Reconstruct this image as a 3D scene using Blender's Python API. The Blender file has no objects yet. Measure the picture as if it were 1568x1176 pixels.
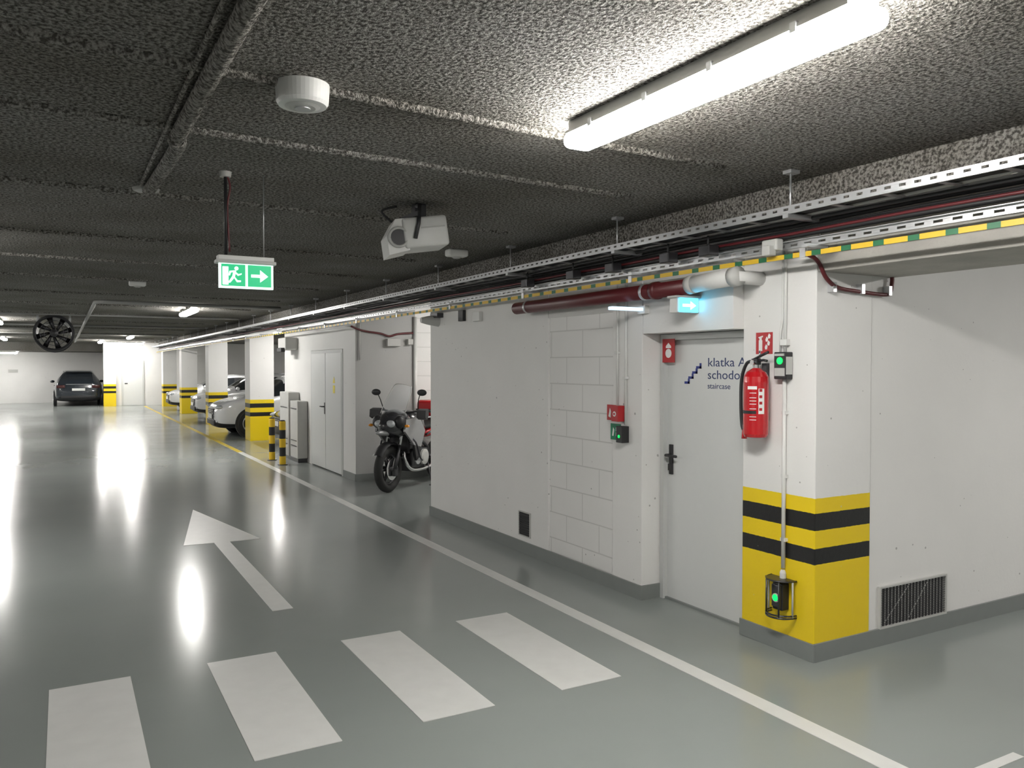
import bpy, bmesh, math, random
from mathutils import Vector, Matrix
random.seed(7)
D = bpy.data
SC = bpy.context.scene
try:
    SC.view_settings.view_transform = 'Standard'
except Exception:
    pass

# ------------------------------------------------------------ materials
def mat(name, col, rough=.5, metal=0., emis=0., noise=.06, nscale=12., bump=0., bscale=60., spec=.5, alpha=1., trans=0., coat=0.):
    m = D.materials.new(name); m.use_nodes = True
    nt = m.node_tree; n = nt.nodes; l = nt.links
    p = n['Principled BSDF']
    tc = n.new('ShaderNodeTexCoord')
    ns = n.new('ShaderNodeTexNoise'); ns.inputs['Scale'].default_value = nscale; ns.inputs['Detail'].default_value = 4
    l.new(tc.outputs['Object'], ns.inputs['Vector'])
    mx = n.new('ShaderNodeMix'); mx.data_type = 'RGBA'
    a = [c*(1-noise) for c in col]; b = [min(1, c*(1+noise)) for c in col]
    mx.inputs[6].default_value = (*a, 1); mx.inputs[7].default_value = (*b, 1)
    l.new(ns.outputs['Fac'], mx.inputs[0]); l.new(mx.outputs[2], p.inputs['Base Color'])
    p.inputs['Roughness'].default_value = rough; p.inputs['Metallic'].default_value = metal
    p.inputs['Specular IOR Level'].default_value = spec
    p.inputs['Coat Weight'].default_value = coat
    if emis > 0:
        p.inputs['Emission Color'].default_value = (*col, 1); p.inputs['Emission Strength'].default_value = emis
    if trans > 0: p.inputs['Transmission Weight'].default_value = trans
    if alpha < 1: p.inputs['Alpha'].default_value = alpha
    if bump > 0:
        nb = n.new('ShaderNodeTexNoise'); nb.inputs['Scale'].default_value = bscale; nb.inputs['Detail'].default_value = 3
        l.new(tc.outputs['Object'], nb.inputs['Vector'])
        bp = n.new('ShaderNodeBump'); bp.inputs['Strength'].default_value = bump; bp.inputs['Distance'].default_value = .01
        l.new(nb.outputs['Fac'], bp.inputs['Height']); l.new(bp.outputs['Normal'], p.inputs['Normal'])
    return m

def N(nt, t, **kw):
    x = nt.nodes.new(t)
    for k, v in kw.items(): setattr(x, k, v)
    return x
def math_node(nt, op, a, b=None):
    x = N(nt, 'ShaderNodeMath', operation=op)
    for i, q in enumerate((a, b)):
        if q is None: continue
        if isinstance(q, (int, float)): x.inputs[i].default_value = q
        else: nt.links.new(q, x.inputs[i])
    return x.outputs[0]

def wall_material(name, base=(.78, .772, .755), block=False, bands=False, rough=.55):
    m = D.materials.new(name); m.use_nodes = True
    nt = m.node_tree; l = nt.links; p = nt.nodes['Principled BSDF']
    geo = N(nt, 'ShaderNodeNewGeometry'); pos = geo.outputs['Position']
    n1 = N(nt, 'ShaderNodeTexNoise'); n1.inputs['Scale'].default_value = 1.7; n1.inputs['Detail'].default_value = 6
    l.new(pos, n1.inputs['Vector'])
    mx = N(nt, 'ShaderNodeMix', data_type='RGBA')
    mx.inputs[6].default_value = (*[c*.93 for c in base], 1); mx.inputs[7].default_value = (*[min(1, c*1.05) for c in base], 1)
    l.new(n1.outputs['Fac'], mx.inputs[0])
    col = mx.outputs[2]
    vo = N(nt, 'ShaderNodeTexVoronoi'); vo.inputs['Scale'].default_value = 11
    l.new(pos, vo.inputs['Vector'])
    n2 = N(nt, 'ShaderNodeTexNoise'); n2.inputs['Scale'].default_value = 2.3
    l.new(pos, n2.inputs['Vector'])
    th = math_node(nt, 'MULTIPLY', math_node(nt, 'SUBTRACT', n2.outputs['Fac'], .40), .36)
    pk = math_node(nt, 'LESS_THAN', vo.outputs['Distance'], th)
    mp = N(nt, 'ShaderNodeMix', data_type='RGBA'); l.new(math_node(nt, 'MULTIPLY', pk, .65), mp.inputs[0])
    l.new(col, mp.inputs[6]); mp.inputs[7].default_value = (.22, .21, .2, 1); col = mp.outputs[2]
    sep = N(nt, 'ShaderNodeSeparateXYZ'); l.new(pos, sep.inputs[0])
    n3 = N(nt, 'ShaderNodeTexNoise'); n3.inputs['Scale'].default_value = 38; n3.inputs['Detail'].default_value = 4
    l.new(pos, n3.inputs['Vector'])
    h = n3.outputs['Fac']
    if block:
        cb = N(nt, 'ShaderNodeCombineXYZ'); l.new(sep.outputs['Y'], cb.inputs[0]); l.new(sep.outputs['Z'], cb.inputs[1])
        br = N(nt, 'ShaderNodeTexBrick'); br.inputs['Scale'].default_value = 1
        br.inputs['Brick Width'].default_value = .5; br.inputs['Row Height'].default_value = .235
        br.inputs['Mortar Size'].default_value = .006; br.inputs['Mortar Smooth'].default_value = .3
        l.new(cb.outputs[0], br.inputs['Vector'])
        mb = N(nt, 'ShaderNodeMix', data_type='RGBA'); l.new(math_node(nt, 'MULTIPLY', br.outputs['Fac'], .35), mb.inputs[0])
        l.new(col, mb.inputs[6]); mb.inputs[7].default_value = (.3, .29, .27, 1); col = mb.outputs[2]
        h = math_node(nt, 'SUBTRACT', math_node(nt, 'MULTIPLY', h, .3), math_node(nt, 'MULTIPLY', br.outputs['Fac'], 1.2))
    if bands:
        z = math_node(nt, 'ADD', sep.outputs['Z'], math_node(nt, 'MULTIPLY', math_node(nt, 'SUBTRACT', n3.outputs['Fac'], .5), .006))
        cr = N(nt, 'ShaderNodeValToRGB'); cr.color_ramp.interpolation = 'CONSTANT'
        Y = (.82, .60, .012, 1); K = (.012, .012, .012, 1)
        e = cr.color_ramp.elements
        e[0].position = 0; e[0].color = Y; e[1].position = .59; e[1].color = K
        for ps, c in ((.69, Y), (.80, K), (.905, Y)):
            q = e.new(ps); q.color = c
        l.new(z, cr.inputs[0])
        fac = math_node(nt, 'LESS_THAN', z, .998)
        mb = N(nt, 'ShaderNodeMix', data_type='RGBA'); l.new(fac, mb.inputs[0]); l.new(col, mb.inputs[6])
        chips = N(nt, 'ShaderNodeMix', data_type='RGBA')
        l.new(math_node(nt, 'MULTIPLY', pk, .8), chips.inputs[0]); l.new(cr.outputs[0], chips.inputs[6]); chips.inputs[7].default_value = (.65, .62, .5, 1)
        l.new(chips.outputs[2], mb.inputs[7]); col = mb.outputs[2]
        l.new(math_node(nt, 'SUBTRACT', rough, math_node(nt, 'MULTIPLY', fac, .2)), p.inputs['Roughness'])
    else:
        p.inputs['Roughness'].default_value = rough
    l.new(col, p.inputs['Base Color'])
    bp = N(nt, 'ShaderNodeBump'); bp.inputs['Strength'].default_value = .35; bp.inputs['Distance'].default_value = .004
    l.new(h, bp.inputs['Height']); l.new(bp.outputs['Normal'], p.inputs['Normal'])
    return m

def ceiling_material():
    m = D.materials.new('sprayed_ceiling'); m.use_nodes = True
    nt = m.node_tree; l = nt.links; p = nt.nodes['Principled BSDF']
    geo = N(nt, 'ShaderNodeNewGeometry'); pos = geo.outputs['Position']
    a = N(nt, 'ShaderNodeTexNoise'); a.inputs['Scale'].default_value = 60; a.inputs['Detail'].default_value = 3; a.inputs['Roughness'].default_value = .6
    b = N(nt, 'ShaderNodeTexNoise'); b.inputs['Scale'].default_value = 1.1; b.inputs['Detail'].default_value = 5
    l.new(pos, a.inputs['Vector']); l.new(pos, b.inputs['Vector'])
    cr = N(nt, 'ShaderNodeValToRGB'); e = cr.color_ramp.elements
    e[0].position = .40; e[0].color = (.10, .096, .088, 1); e[1].position = .60; e[1].color = (.44, .43, .405, 1)  # dark end paints the shade between spray grains into the colour
    l.new(a.outputs['Fac'], cr.inputs[0])
    mx = N(nt, 'ShaderNodeMix', data_type='RGBA', blend_type='MULTIPLY'); mx.inputs[0].default_value = 1
    l.new(cr.outputs[0], mx.inputs[6])
    c2 = N(nt, 'ShaderNodeValToRGB'); e = c2.color_ramp.elements
    e[0].position = .3; e[0].color = (.68, .66, .62, 1); e[1].position = .7; e[1].color = (1, 1, 1, 1)
    l.new(b.outputs['Fac'], c2.inputs[0]); l.new(c2.outputs[0], mx.inputs[7])
    l.new(mx.outputs[2], p.inputs['Base Color']); p.inputs['Roughness'].default_value = .95
    p.inputs['Specular IOR Level'].default_value = .1
    bp = N(nt, 'ShaderNodeBump'); bp.inputs['Strength'].default_value = 1; bp.inputs['Distance'].default_value = .03
    l.new(a.outputs['Fac'], bp.inputs['Height']); l.new(bp.outputs['Normal'], p.inputs['Normal'])
    return m

def floor_material():
    m = D.materials.new('epoxy_floor'); m.use_nodes = True
    nt = m.node_tree; l = nt.links; p = nt.nodes['Principled BSDF']
    geo = N(nt, 'ShaderNodeNewGeometry'); pos = geo.outputs['Position']
    a = N(nt, 'ShaderNodeTexNoise'); a.inputs['Scale'].default_value = .6; a.inputs['Detail'].default_value = 4
    l.new(pos, a.inputs['Vector'])
    cr = N(nt, 'ShaderNodeValToRGB'); e = cr.color_ramp.elements
    e[0].position = .3; e[0].color = (.245, .266, .257, 1); e[1].position = .7; e[1].color = (.272, .294, .283, 1)
    l.new(a.outputs['Fac'], cr.inputs[0]); l.new(cr.outputs[0], p.inputs['Base Color'])
    b = N(nt, 'ShaderNodeTexNoise'); b.inputs['Scale'].default_value = .8; b.inputs['Detail'].default_value = 3
    l.new(pos, b.inputs['Vector'])
    mr = N(nt, 'ShaderNodeMapRange'); mr.inputs['To Min'].default_value = .165; mr.inputs['To Max'].default_value = .20
    mr.inputs['From Min'].default_value = .3; mr.inputs['From Max'].default_value = .7
    l.new(b.outputs['Fac'], mr.inputs['Value']); l.new(mr.outputs[0], p.inputs['Roughness'])
    p.inputs['Specular IOR Level'].default_value = .28
    c = N(nt, 'ShaderNodeTexNoise'); c.inputs['Scale'].default_value = 14; c.inputs['Detail'].default_value = 1
    l.new(pos, c.inputs['Vector'])
    bp = N(nt, 'ShaderNodeBump'); bp.inputs['Strength'].default_value = .02; bp.inputs['Distance'].default_value = .01
    l.new(c.outputs['Fac'], bp.inputs['Height']); l.new(bp.outputs['Normal'], p.inputs['Normal'])
    return m

def striped(name, c1, c2, axis='Y', period=.12, duty=.6, rough=.45):
    m = D.materials.new(name); m.use_nodes = True
    nt = m.node_tree; l = nt.links; p = nt.nodes['Principled BSDF']
    geo = N(nt, 'ShaderNodeNewGeometry'); sep = N(nt, 'ShaderNodeSeparateXYZ'); l.new(geo.outputs['Position'], sep.inputs[0])
    q = math_node(nt, 'FRACT', math_node(nt, 'DIVIDE', sep.outputs[axis], period))
    f = math_node(nt, 'LESS_THAN', q, duty)
    mx = N(nt, 'ShaderNodeMix', data_type='RGBA'); l.new(f, mx.inputs[0])
    mx.inputs[6].default_value = (*c2, 1); mx.inputs[7].default_value = (*c1, 1)
    l.new(mx.outputs[2], p.inputs['Base Color']); p.inputs['Roughness'].default_value = rough
    return m

WALL = wall_material('painted_concrete')
BLOCK = wall_material('painted_block', block=True)
PIER = wall_material('grey_plaster', base=(.42, .42, .41))
BAND = wall_material('banded_pillar_paint', bands=True)
RAWC = mat('raw_concrete', (.40, .385, .35), .8, noise=.25, nscale=5, bump=.5)
CEIL = ceiling_material()
FLOOR = floor_material()
BASE = mat('grey_base_paint', (.21, .225, .218), .45)
WPAINT = mat('white_road_paint', (.66, .66, .64), .35, noise=.07, nscale=9)
YPAINT = mat('yellow_road_paint', (.6, .45, .05), .4, noise=.12)
LAMP = mat('lit_diffuser', (1, .975, .935), .4, emis=108, noise=0)
GREYPL = mat('light_grey_plastic', (.5, .5, .48), .45)
WHITEPL = mat('white_plastic', (.7, .7, .68), .4)
DARKPL = mat('dark_plastic', (.02, .02, .022), .45)
GALV = mat('galvanised_steel', (.6, .61, .62), .35, metal=.8, noise=.15)
BLACK = mat('black_cable', (.015, .015, .016), .5)
CHROME = mat('chrome', (.75, .75, .76), .15, metal=1)
STEELD = mat('dark_steel', (.08, .08, .085), .35, metal=.8)
DOORW = mat('door_white', (.66, .67, .66), .35, noise=.02)
DOORF = mat('door_frame', (.56, .57, .56), .4, noise=.02)
RED = mat('extinguisher_red', (.50, .010, .016), .22, coat=.6, noise=.03)
REDSIGN = mat('red_sign', (.42, .015, .02), .4, noise=.02)
DRED = mat('dark_red_pipe', (.10, .012, .015), .4)
WSIGN = mat('white_sign', (.8, .8, .78), .4, noise=.02)
BLUE = mat('blue_vinyl', (.008, .025, .22), .4)
INK = mat('ink_blue', (.012, .03, .12), .4)
GREENL = mat('green_led', (.0, .9, .10), .4, emis=1.8, noise=0)
GREENS = mat('exit_green', (.0, .46, .18), .4, emis=.75, noise=0)
WHITEL = mat('exit_white', (.8, 1, .92), .4, emis=1.0, noise=0)
CYANL = mat('cyan_led', (.06, .6, .95), .4, emis=4.5, noise=0)
YELLOW = mat('yellow_label', (.85, .7, .03), .4)
EARTH = striped('earth_tape', (.70, .46, .03), (.02, .14, .06), 'Y', .2, .68)
BOLL = striped('bollard_stripes', (.85, .55, .02), (.015, .015, .015), 'Z', .32, .5)
RUBBER = mat('rubber', (.018, .018, .018), .75)
GLASS = mat('car_glass', (.02, .024, .028), .06, spec=.9, coat=.5)
CARW = mat('car_paint_white', (.70, .71, .72), .22, coat=.8, noise=.01)
CARD = mat('car_paint_dark', (.018, .024, .032), .2, coat=.8, noise=.01)
HEADL = mat('headlight', (.55, .58, .6), .1, metal=.4)
TAILL = mat('taillight', (.05, .006, .006), .2, coat=.3)
SILV = mat('silver_fairing', (.34, .345, .35), .3, metal=.4, coat=.4)
MDARK = mat('moto_black_fairing', (.025, .026, .03), .25, coat=.5)
REDM = mat('moto_red', (.5, .015, .02), .25, coat=.6)
SHIELD = mat('windshield_clear', (.6, .65, .68), .05, alpha=.25, noise=0)

# ------------------------------------------------------------ builder
def MXm(x, y, z):   # plane facing -X
    return Matrix(((0, 0, -1, x), (-1, 0, 0, y), (0, 1, 0, z), (0, 0, 0, 1)))
def MYm(x, y, z):   # plane facing -Y
    return Matrix(((1, 0, 0, x), (0, 0, -1, y), (0, 1, 0, z), (0, 0, 0, 1)))

class B:
    def __init__(s, name): s.name = name; s.v = []; s.f = []; s.m = []; s.s = []; s.mats = []
    def mi(s, m):
        if m not in s.mats: s.mats.append(m)
        return s.mats.index(m)
    def raw(s, vs, fs, m, smooth=False, M=None):
        o = len(s.v)
        for v in vs:
            v = Vector(v)
            s.v.append(M @ v if M else v)
        ml = m if isinstance(m, list) else [m]*len(fs)
        for f, mm in zip(fs, ml):
            s.f.append([i+o for i in f]); s.m.append(s.mi(mm)); s.s.append(smooth)
        return s
    def bm(s, b, m, smooth=False, M=None):
        b.verts.index_update()
        s.raw([v.co.copy() for v in b.verts], [[v.index for v in f.verts] for f in b.faces], m, smooth, M)
        b.free(); return s
    def box(s, lo, hi, m, bev=0, seg=2, M=None):
        b = bmesh.new(); bmesh.ops.create_cube(b, size=1)
        for v in b.verts:
            v.co = Vector([(lo[i]+hi[i])/2 + v.co[i]*(hi[i]-lo[i]) for i in range(3)])
        if bev: bmesh.ops.bevel(b, geom=b.edges[:], offset=bev, segments=seg, affect='EDGES', profile=.5)
        return s.bm(b, m, bool(bev) and seg > 2, M)
    def tube(s, pts, r, m, seg=10, M=None, closed=False):
        pts = [Vector(p) for p in pts]; n = len(pts)
        rs = r if isinstance(r, (list, tuple)) else [r]*n
        vs = []; fs = []
        up = None
        for i, p in enumerate(pts):
            if closed: t = (pts[(i+1) % n]-pts[i-1])
            else: t = pts[min(i+1, n-1)]-pts[max(i-1, 0)]
            t.normalize()
            if up is None:
                up = Vector((0, 0, 1)) if abs(t.z) < .9 else Vector((1, 0, 0))
            a = up - t*up.dot(t); a.normalize(); up = a
            c = t.cross(a)
            for k in range(seg):
                an = 2*math.pi*k/seg
                vs.append(p + (a*math.cos(an)+c*math.sin(an))*rs[i])
        rng = n if closed else n-1
        for i in range(rng):
            j = (i+1) % n
            for k in range(seg):
                k2 = (k+1) % seg
                fs.append([i*seg+k, i*seg+k2, j*seg+k2, j*seg+k])
        if not closed:
            fs.append([k for k in range(seg)][::-1]); fs.append([(n-1)*seg+k for k in range(seg)])
        return s.raw(vs, fs, m, True, M)
    def lathe(s, prof, m, c=(0, 0, 0), axis='Z', seg=28, M=None, caps=True):
        vs = []; fs = []; n = len(prof)
        for r, h in prof:
            for k in range(seg):
                a = 2*math.pi*k/seg; x, y = r*math.cos(a), r*math.sin(a)
                q = {'Z': (x, y, h), 'X': (h, x, y), 'Y': (x, h, y)}[axis]
                vs.append((q[0]+c[0], q[1]+c[1], q[2]+c[2]))
        for i in range(n-1):
            for k in range(seg):
                k2 = (k+1) % seg; fs.append([i*seg+k, i*seg+k2, (i+1)*seg+k2, (i+1)*seg+k])
        if caps: fs.append(list(range(seg))[::-1]); fs.append([(n-1)*seg+k for k in range(seg)])
        return s.raw(vs, fs, m, False, M)
    def prism(s, pts, d, m, M=None, z0=0.):
        n = len(pts)
        vs = [(x, y, z0) for x, y in pts]+[(x, y, z0+d) for x, y in pts]
        fs = [list(range(n))[::-1], [n+i for i in range(n)]]
        for i in range(n): fs.append([i, (i+1) % n, n+(i+1) % n, n+i])
        return s.raw(vs, fs, m, False, M)
    def disc(s, cx, cy, r, d, m, M=None, z0=0., seg=20):
        return s.prism([(cx+r*math.cos(2*math.pi*k/seg), cy+r*math.sin(2*math.pi*k/seg)) for k in range(seg)], d, m, M, z0)
    def ball(s, c, r, m, M=None, seg=20):
        b = bmesh.new(); bmesh.ops.create_uvsphere(b, u_segments=seg, v_segments=seg//2, radius=1)
        for v in b.verts: v.co = Vector((c[0]+v.co.x*r[0], c[1]+v.co.y*r[1], c[2]+v.co.z*r[2]))
        return s.bm(b, m, True, M)
    def mesh(s, me, mats, M=None, smooth=True):
        s.raw([v.co.copy() for v in me.vertices], [list(p.vertices) for p in me.polygons],
              [mats[min(p.material_index, len(mats)-1)] for p in me.polygons], smooth, M)
        return s
    def text(s, txt, size, m, M, width=None):
        cu = D.curves.new('t', 'FONT'); cu.body = txt; cu.size = size; cu.extrude = .0005; cu.resolution_u = 3
        o = D.objects.new('t', cu); SC.collection.objects.link(o)
        bpy.context.view_layer.update()
        dg = bpy.context.evaluated_depsgraph_get()
        me = D.meshes.new_from_object(o.evaluated_get(dg))
        if width:
            w = max(v.co.x for v in me.vertices)
            for v in me.vertices: v.co.x *= width/w
        s.mesh(me, [m], M, False)
        D.objects.remove(o); D.curves.remove(cu); D.meshes.remove(me)
        return s
    def finish(s, loc=None, rotz=0., scale=1.):
        if loc is None:
            xs = [v.x for v in s.v]; ys = [v.y for v in s.v]; zs = [v.z for v in s.v]
            c = Vector(((min(xs)+max(xs))/2, (min(ys)+max(ys))/2, min(zs)))
            vs = [v-c for v in s.v]; loc = c
        else: vs = [v*scale for v in s.v]
        me = D.meshes.new(s.name); me.from_pydata([tuple(v) for v in vs], [], s.f)
        for m in s.mats: me.materials.append(m)
        for p, mi, sm in zip(me.polygons, s.m, s.s): p.material_index = mi; p.use_smooth = sm
        me.update()
        b = bmesh.new(); b.from_mesh(me); bmesh.ops.recalc_face_normals(b, faces=b.faces); b.to_mesh(me); b.free()
        o = D.objects.new(s.name, me); SC.collection.objects.link(o)
        o.location = loc; o.rotation_euler = (0, 0, rotz)
        return o

def boxobj(name, lo, hi, m, bev=0): return B(name).box(lo, hi, m, bev).finish()
def smoothpts(pts, k=6):
    pts = [Vector(p) for p in pts]; out = []
    P = [pts[0]]+pts+[pts[-1]]
    for i in range(1, len(P)-2):
        a, b, c, d = P[i-1], P[i], P[i+1], P[i+2]
        for j in range(k):
            t = j/k
            out.append(.5*((2*b)+(c-a)*t+(2*a-5*b+4*c-d)*t*t+(3*b-a-3*c+d)*t**3))
    out.append(pts[-1]); return out

CH = 2.9
# ------------------------------------------------------------ shell
boxobj('floor', (-9.2, -6.2, -.2), (10.2, 46.2, 0), FLOOR)
boxobj('ceiling', (-9.2, -6.2, CH), (10.2, 46.2, CH+.2), CEIL)
cb = B('trim_ceiling_joint')
for y0, y1 in ((3.15, 3.45), (4.0, 4.3), (5.6, 5.95), (7.6, 7.9), (9.3, 9.6), (11.2, 11.5), (13.6, 13.8), (16, 16.2), (19, 19.2), (22, 22), (26, 26), (30, 30), (35, 35)):
    s = (y1-y0)/4.5
    cb.tube([(-9+k*.53, y0+s*(-9.5+k*.53)+random.uniform(-.012, .012), CH+.002+random.uniform(-.003, .003)) for k in range(24)], .027, CEIL, 8)
for x in (-3.2, ):
    cb.tube([(x, -6, CH), (x, 40, CH)], .022, CEIL, 8)
cb.finish()
boxobj('trim_ceiling_haunch', (3.83, -6, 2.74), (3.97, 40, CH), CEIL)
boxobj('wall_left', (-9.2, -6.2, 0), (-9, 46.2, CH), WALL)
boxobj('wall_back', (-9, -6.2, 0), (10.2, -6, CH), WALL)
boxobj('wall_passage_end', (10, -6, 0), (10.2, 3.354, CH), WALL)
boxobj('wall_passage', (4.485, 3.36, 0), (10.2, 3.6, CH), WALL)
boxobj('wall_far', (-9, 46, 0), (1.8, 46.2, CH), WALL)
boxobj('wall_bay_back', (9.6, 16.8, 0), (9.8, 46, CH), WALL)
boxobj('ceiling_soffit', (-9, 42.6, 2.5), (9.6, 46, CH), CEIL)
boxobj('corner_pillar', (3.97, 3.354, 0), (4.48, 3.95, CH), BAND, .006)
boxobj('wall_lintel', (3.88, 3.952, 2.05), (4.3, 4.90, CH), WALL)
boxobj('wall_door_jamb', (3.88, 4.91, 0), (4.3, 5.29, CH), WALL, .005)
boxobj('wall_behind_door', (4.16, 3.952, 0), (4.3, 4.9, 2.05), WALL)
boxobj('wall_right', (3.88, 6.28, 0), (4.3, 8.98, CH), WALL, .005)
boxobj('wall_block_infill', (3.9, 5.29, 0), (4.3, 6.28, 2.24), BLOCK)
boxobj('wall_block_lintel', (3.885, 5.29, 2.24), (4.3, 6.28, CH), WALL)
boxobj('wall_niche_near', (4.3, 8.78, 0), (7.0, 8.98, CH), WALL)
boxobj('wall_niche_back', (7.0, 8.78, 0), (7.2, 12.5, CH), BLOCK)
boxobj('wall_niche_pier', (4.0, 12.2, 0), (5.0, 12.5, CH), PIER)
boxobj('wall_niche_far', (5.0, 12.23, 0), (7.0, 12.5, CH), BLOCK)
boxobj('wall_storage', (3.998, 12.203, 0), (4.2, 12.84, CH), WALL)
boxobj('wall_storage_lintel', (4.0, 12.84, 2.09), (4.2, 14.76, CH), WALL)
boxobj('wall_storage_inner', (4.04, 12.84, 0), (4.2, 14.76, 2.09), WALL)
boxobj('wall_storage_side', (4.0, 14.76, 0), (4.2, 16.6, CH), WALL)
boxobj('wall_storage_end', (4.0, 16.6, 0), (9.8, 16.8, CH), WALL)
boxobj('wall_far_block', (1.8, 41, 0), (9.6, 41.2, CH), WALL)
boxobj('wall_far_side', (1.8, 41.2, 0), (2.0, 46, CH), WALL)
bb = B('baseboard_right')
bb.box((3.957, 3.342, 0), (3.97, 3.96, .11), BASE, .002); bb.box((3.97, 3.342, 0), (10, 3.356, .112), BASE)
bb.box((3.865, 4.90, 0), (3.882, 8.99, .11), BASE); bb.box((3.866, 4.895, 0), (4.06, 4.912, .11), BASE)
bb.box((3.866, 8.975, 0), (7, 8.993, .11), BASE)
bb.finish()
bb = B('baseboard_niche')
bb.box((3.985, 12.185, 0), (7, 12.202, .11), BASE); bb.box((3.985, 12.19, 0), (4.0, 12.82, .11), BASE)
bb.finish()
boxobj('concrete_beam', (3.97, -6, 2.37), (4.68, 3.354, CH), RAWC, .008)

for y in (20.0, 26.3, 32.8, 39.2):
    B('parking_pillar').box((3.93, y, 0), (4.5, y+.6, CH), BAND, .006).finish()
boxobj('parking_pillar', (1.6, 40.5, 0), (2.1, 40.99, CH), BAND)

# ------------------------------------------------------------ markings
m = B('crosswalk_marking')
for k in range(4):
    x = -.085+.83*k
    m.box((x, 3.745, 0), (x+.41, 5.13, .003), WPAINT)
m.finish()
m = B('direction_arrow_marking')
m.box((1.33, 6.0, 0), (1.48, 8.62, .003), WPAINT)
m.prism([(1.04, 8.63), (1.79, 8.6), (1.41, 10.75)], .003, WPAINT)
m.finish()
boxobj('edge_line_marking', (3.18, -1, 0), (3.29, 17.5, .003), WPAINT)
boxobj('yellow_edge_line_marking', (3.18, 17.5, 0), (3.29, 40, .003), YPAINT)
m = B('parking_bay_marking')
for y in (17.2, 20.3, 23.6, 26.6, 29.8, 33.1, 36.3): m.box((4.6, y-.05, 0), (9.5, y+.05, .003), YPAINT)
m.finish()
m = B('number_marking')
m.box((3.5, 2.06, 0), (3.85, 2.11, .003), WPAINT); m.box((3.5, 1.75, 0), (3.56, 2.06, .003), WPAINT); m.finish()

# ------------------------------------------------------------ lamps
def lamp(x, y, L=1.57, along='Y', name='linear_ceiling_lamp', z=CH):
    b = B(name)
    b.box((-.06, -L/2+.04, -.045), (.06, L/2-.04, 0), GREYPL)
    b.box((-.075, -L/2, -.115), (.075, L/2, -.045), LAMP, .033, 4)
    b.box((-.077, -L/2+.04, -.056), (.077, L/2-.04, -.044), GREYPL)
    for k in (-.55, -.18, .18, .55):
        if abs(k) > L/2-.05: continue
        for sx in (-1, 1): b.box((sx*.078-.006, k-.012, -.07), (sx*.078+.006, k+.012, -.038), GALV)
    b.tube([(0, -L/2+.1, -.02), (0, -L/2-.05, -.015), (0, -L/2-.07, -.008)], .008, GREYPL, 8)
    return b.finish(loc=(x, y, z), rotz=0 if along == 'Y' else math.pi/2)
for x, y in ((2.06, 2.32), (2.06, -3.5), (2.1, 16.4), (2.1, 31.5), (1.4, 38), (-1.6, 8.2), (-3.2, 14), (-1.3, 21.9), (-1.9, 29), (-1.9, 35.5), (-5.5, -1), (7.2, .4), (5.5, 18.6), (5.5, 24.5), (5.5, 34), (-6, 18), (-6, 31), (-3.6, 41)):  # includes unseen lamps added to brighten the bay pillars and the far wall
    lamp(x, y)
lamp(2.4, 39.6, along='X')
lamp(6.0, 10.3, .9, 'X')  # hidden lamp added to light the niche walls and motorcycle
lamp(-2.6, 43.6, 1.57, 'X', z=2.5)  # extra lamp added under the soffit to brighten the far left wall

# ------------------------------------------------------------ staircase door
d = B('door_1')
d.box((4.09, 3.96, .01), (4.14, 4.9, 2.03), DOORW)
d.box((4.05, 4.86, 0), (4.15, 4.90, 2.045), DOORF); d.box((4.05, 3.955, 2.0), (4.15, 4.86, 2.045), DOORF)
d.box((4.07, 3.96, 0), (4.15, 4.86, .015), BASE)
d.box((4.078, 4.79, 0.97), (4.092, 4.83, 1.2), DARKPL, .003)
d.tube([(4.085, 4.81, 1.12), (4.03, 4.81, 1.12), (4.03, 4.69, 1.12)], .011, DARKPL, 8)
d.box((4.07, 4.788, 1.0), (4.08, 4.832, 1.05), DARKPL)
def T(txt, y, z, size, m, width=None): d.text(txt, size, m, MXm(4.089, y, z), width)
T('klatka A', 4.42, 1.80, .09, INK, .38)
T('schodowa', 4.42, 1.71, .09, INK, .45)
T('staircase', 4.42, 1.64, .057, INK, .23)
for k in range(4):
    y1 = 4.665-.042*k; z1 = 1.67+.038*k
    d.box((4.087, y1-.055, z1), (4.09, y1, z1+.018), BLUE)
    d.box((4.087, y1-.055, z1), (4.09, y1-.037, z1+.04), BLUE)
d.finish()
s = B('fire_hose_sign')
s.box((0, 0, 0), (.14, .18, .003), REDSIGN, M=MXm(4.048, 4.87, 1.83))
s.disc(.07, .07, .035, .001, WSIGN, MXm(4.048, 4.87, 1.83), .003)
s.prism([(.04, .11), (.1, .11), (.1, .125), (.07, .15), (.04, .125)], .001, WSIGN, MXm(4.048, 4.87, 1.83), .003)
s.finish()

s = B('fire_extinguisher_sign'); Ms = MXm(3.97, 3.835, 1.88)
s.box((0, 0, 0), (.14, .14, .003), REDSIGN, M=Ms)
s.box((.025, .02, .003), (.055, .09, .004), WSIGN, M=Ms); s.box((.03, .09, .003), (.05, .105, .004), WSIGN, M=Ms)
s.prism([(.02, .11), (.06, .12), (.06, .11), (.03, .1)], .001, WSIGN, Ms, .003)
for px, py in ((.08, .03), (.1, .055), (.085, .08), (.105, .1)):
    s.prism([(px, py), (px+.015, py), (px+.02, py+.02), (px+.007, py+.033), (px-.003, py+.015)], .001, WSIGN, Ms, .003)
s.finish()

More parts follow.
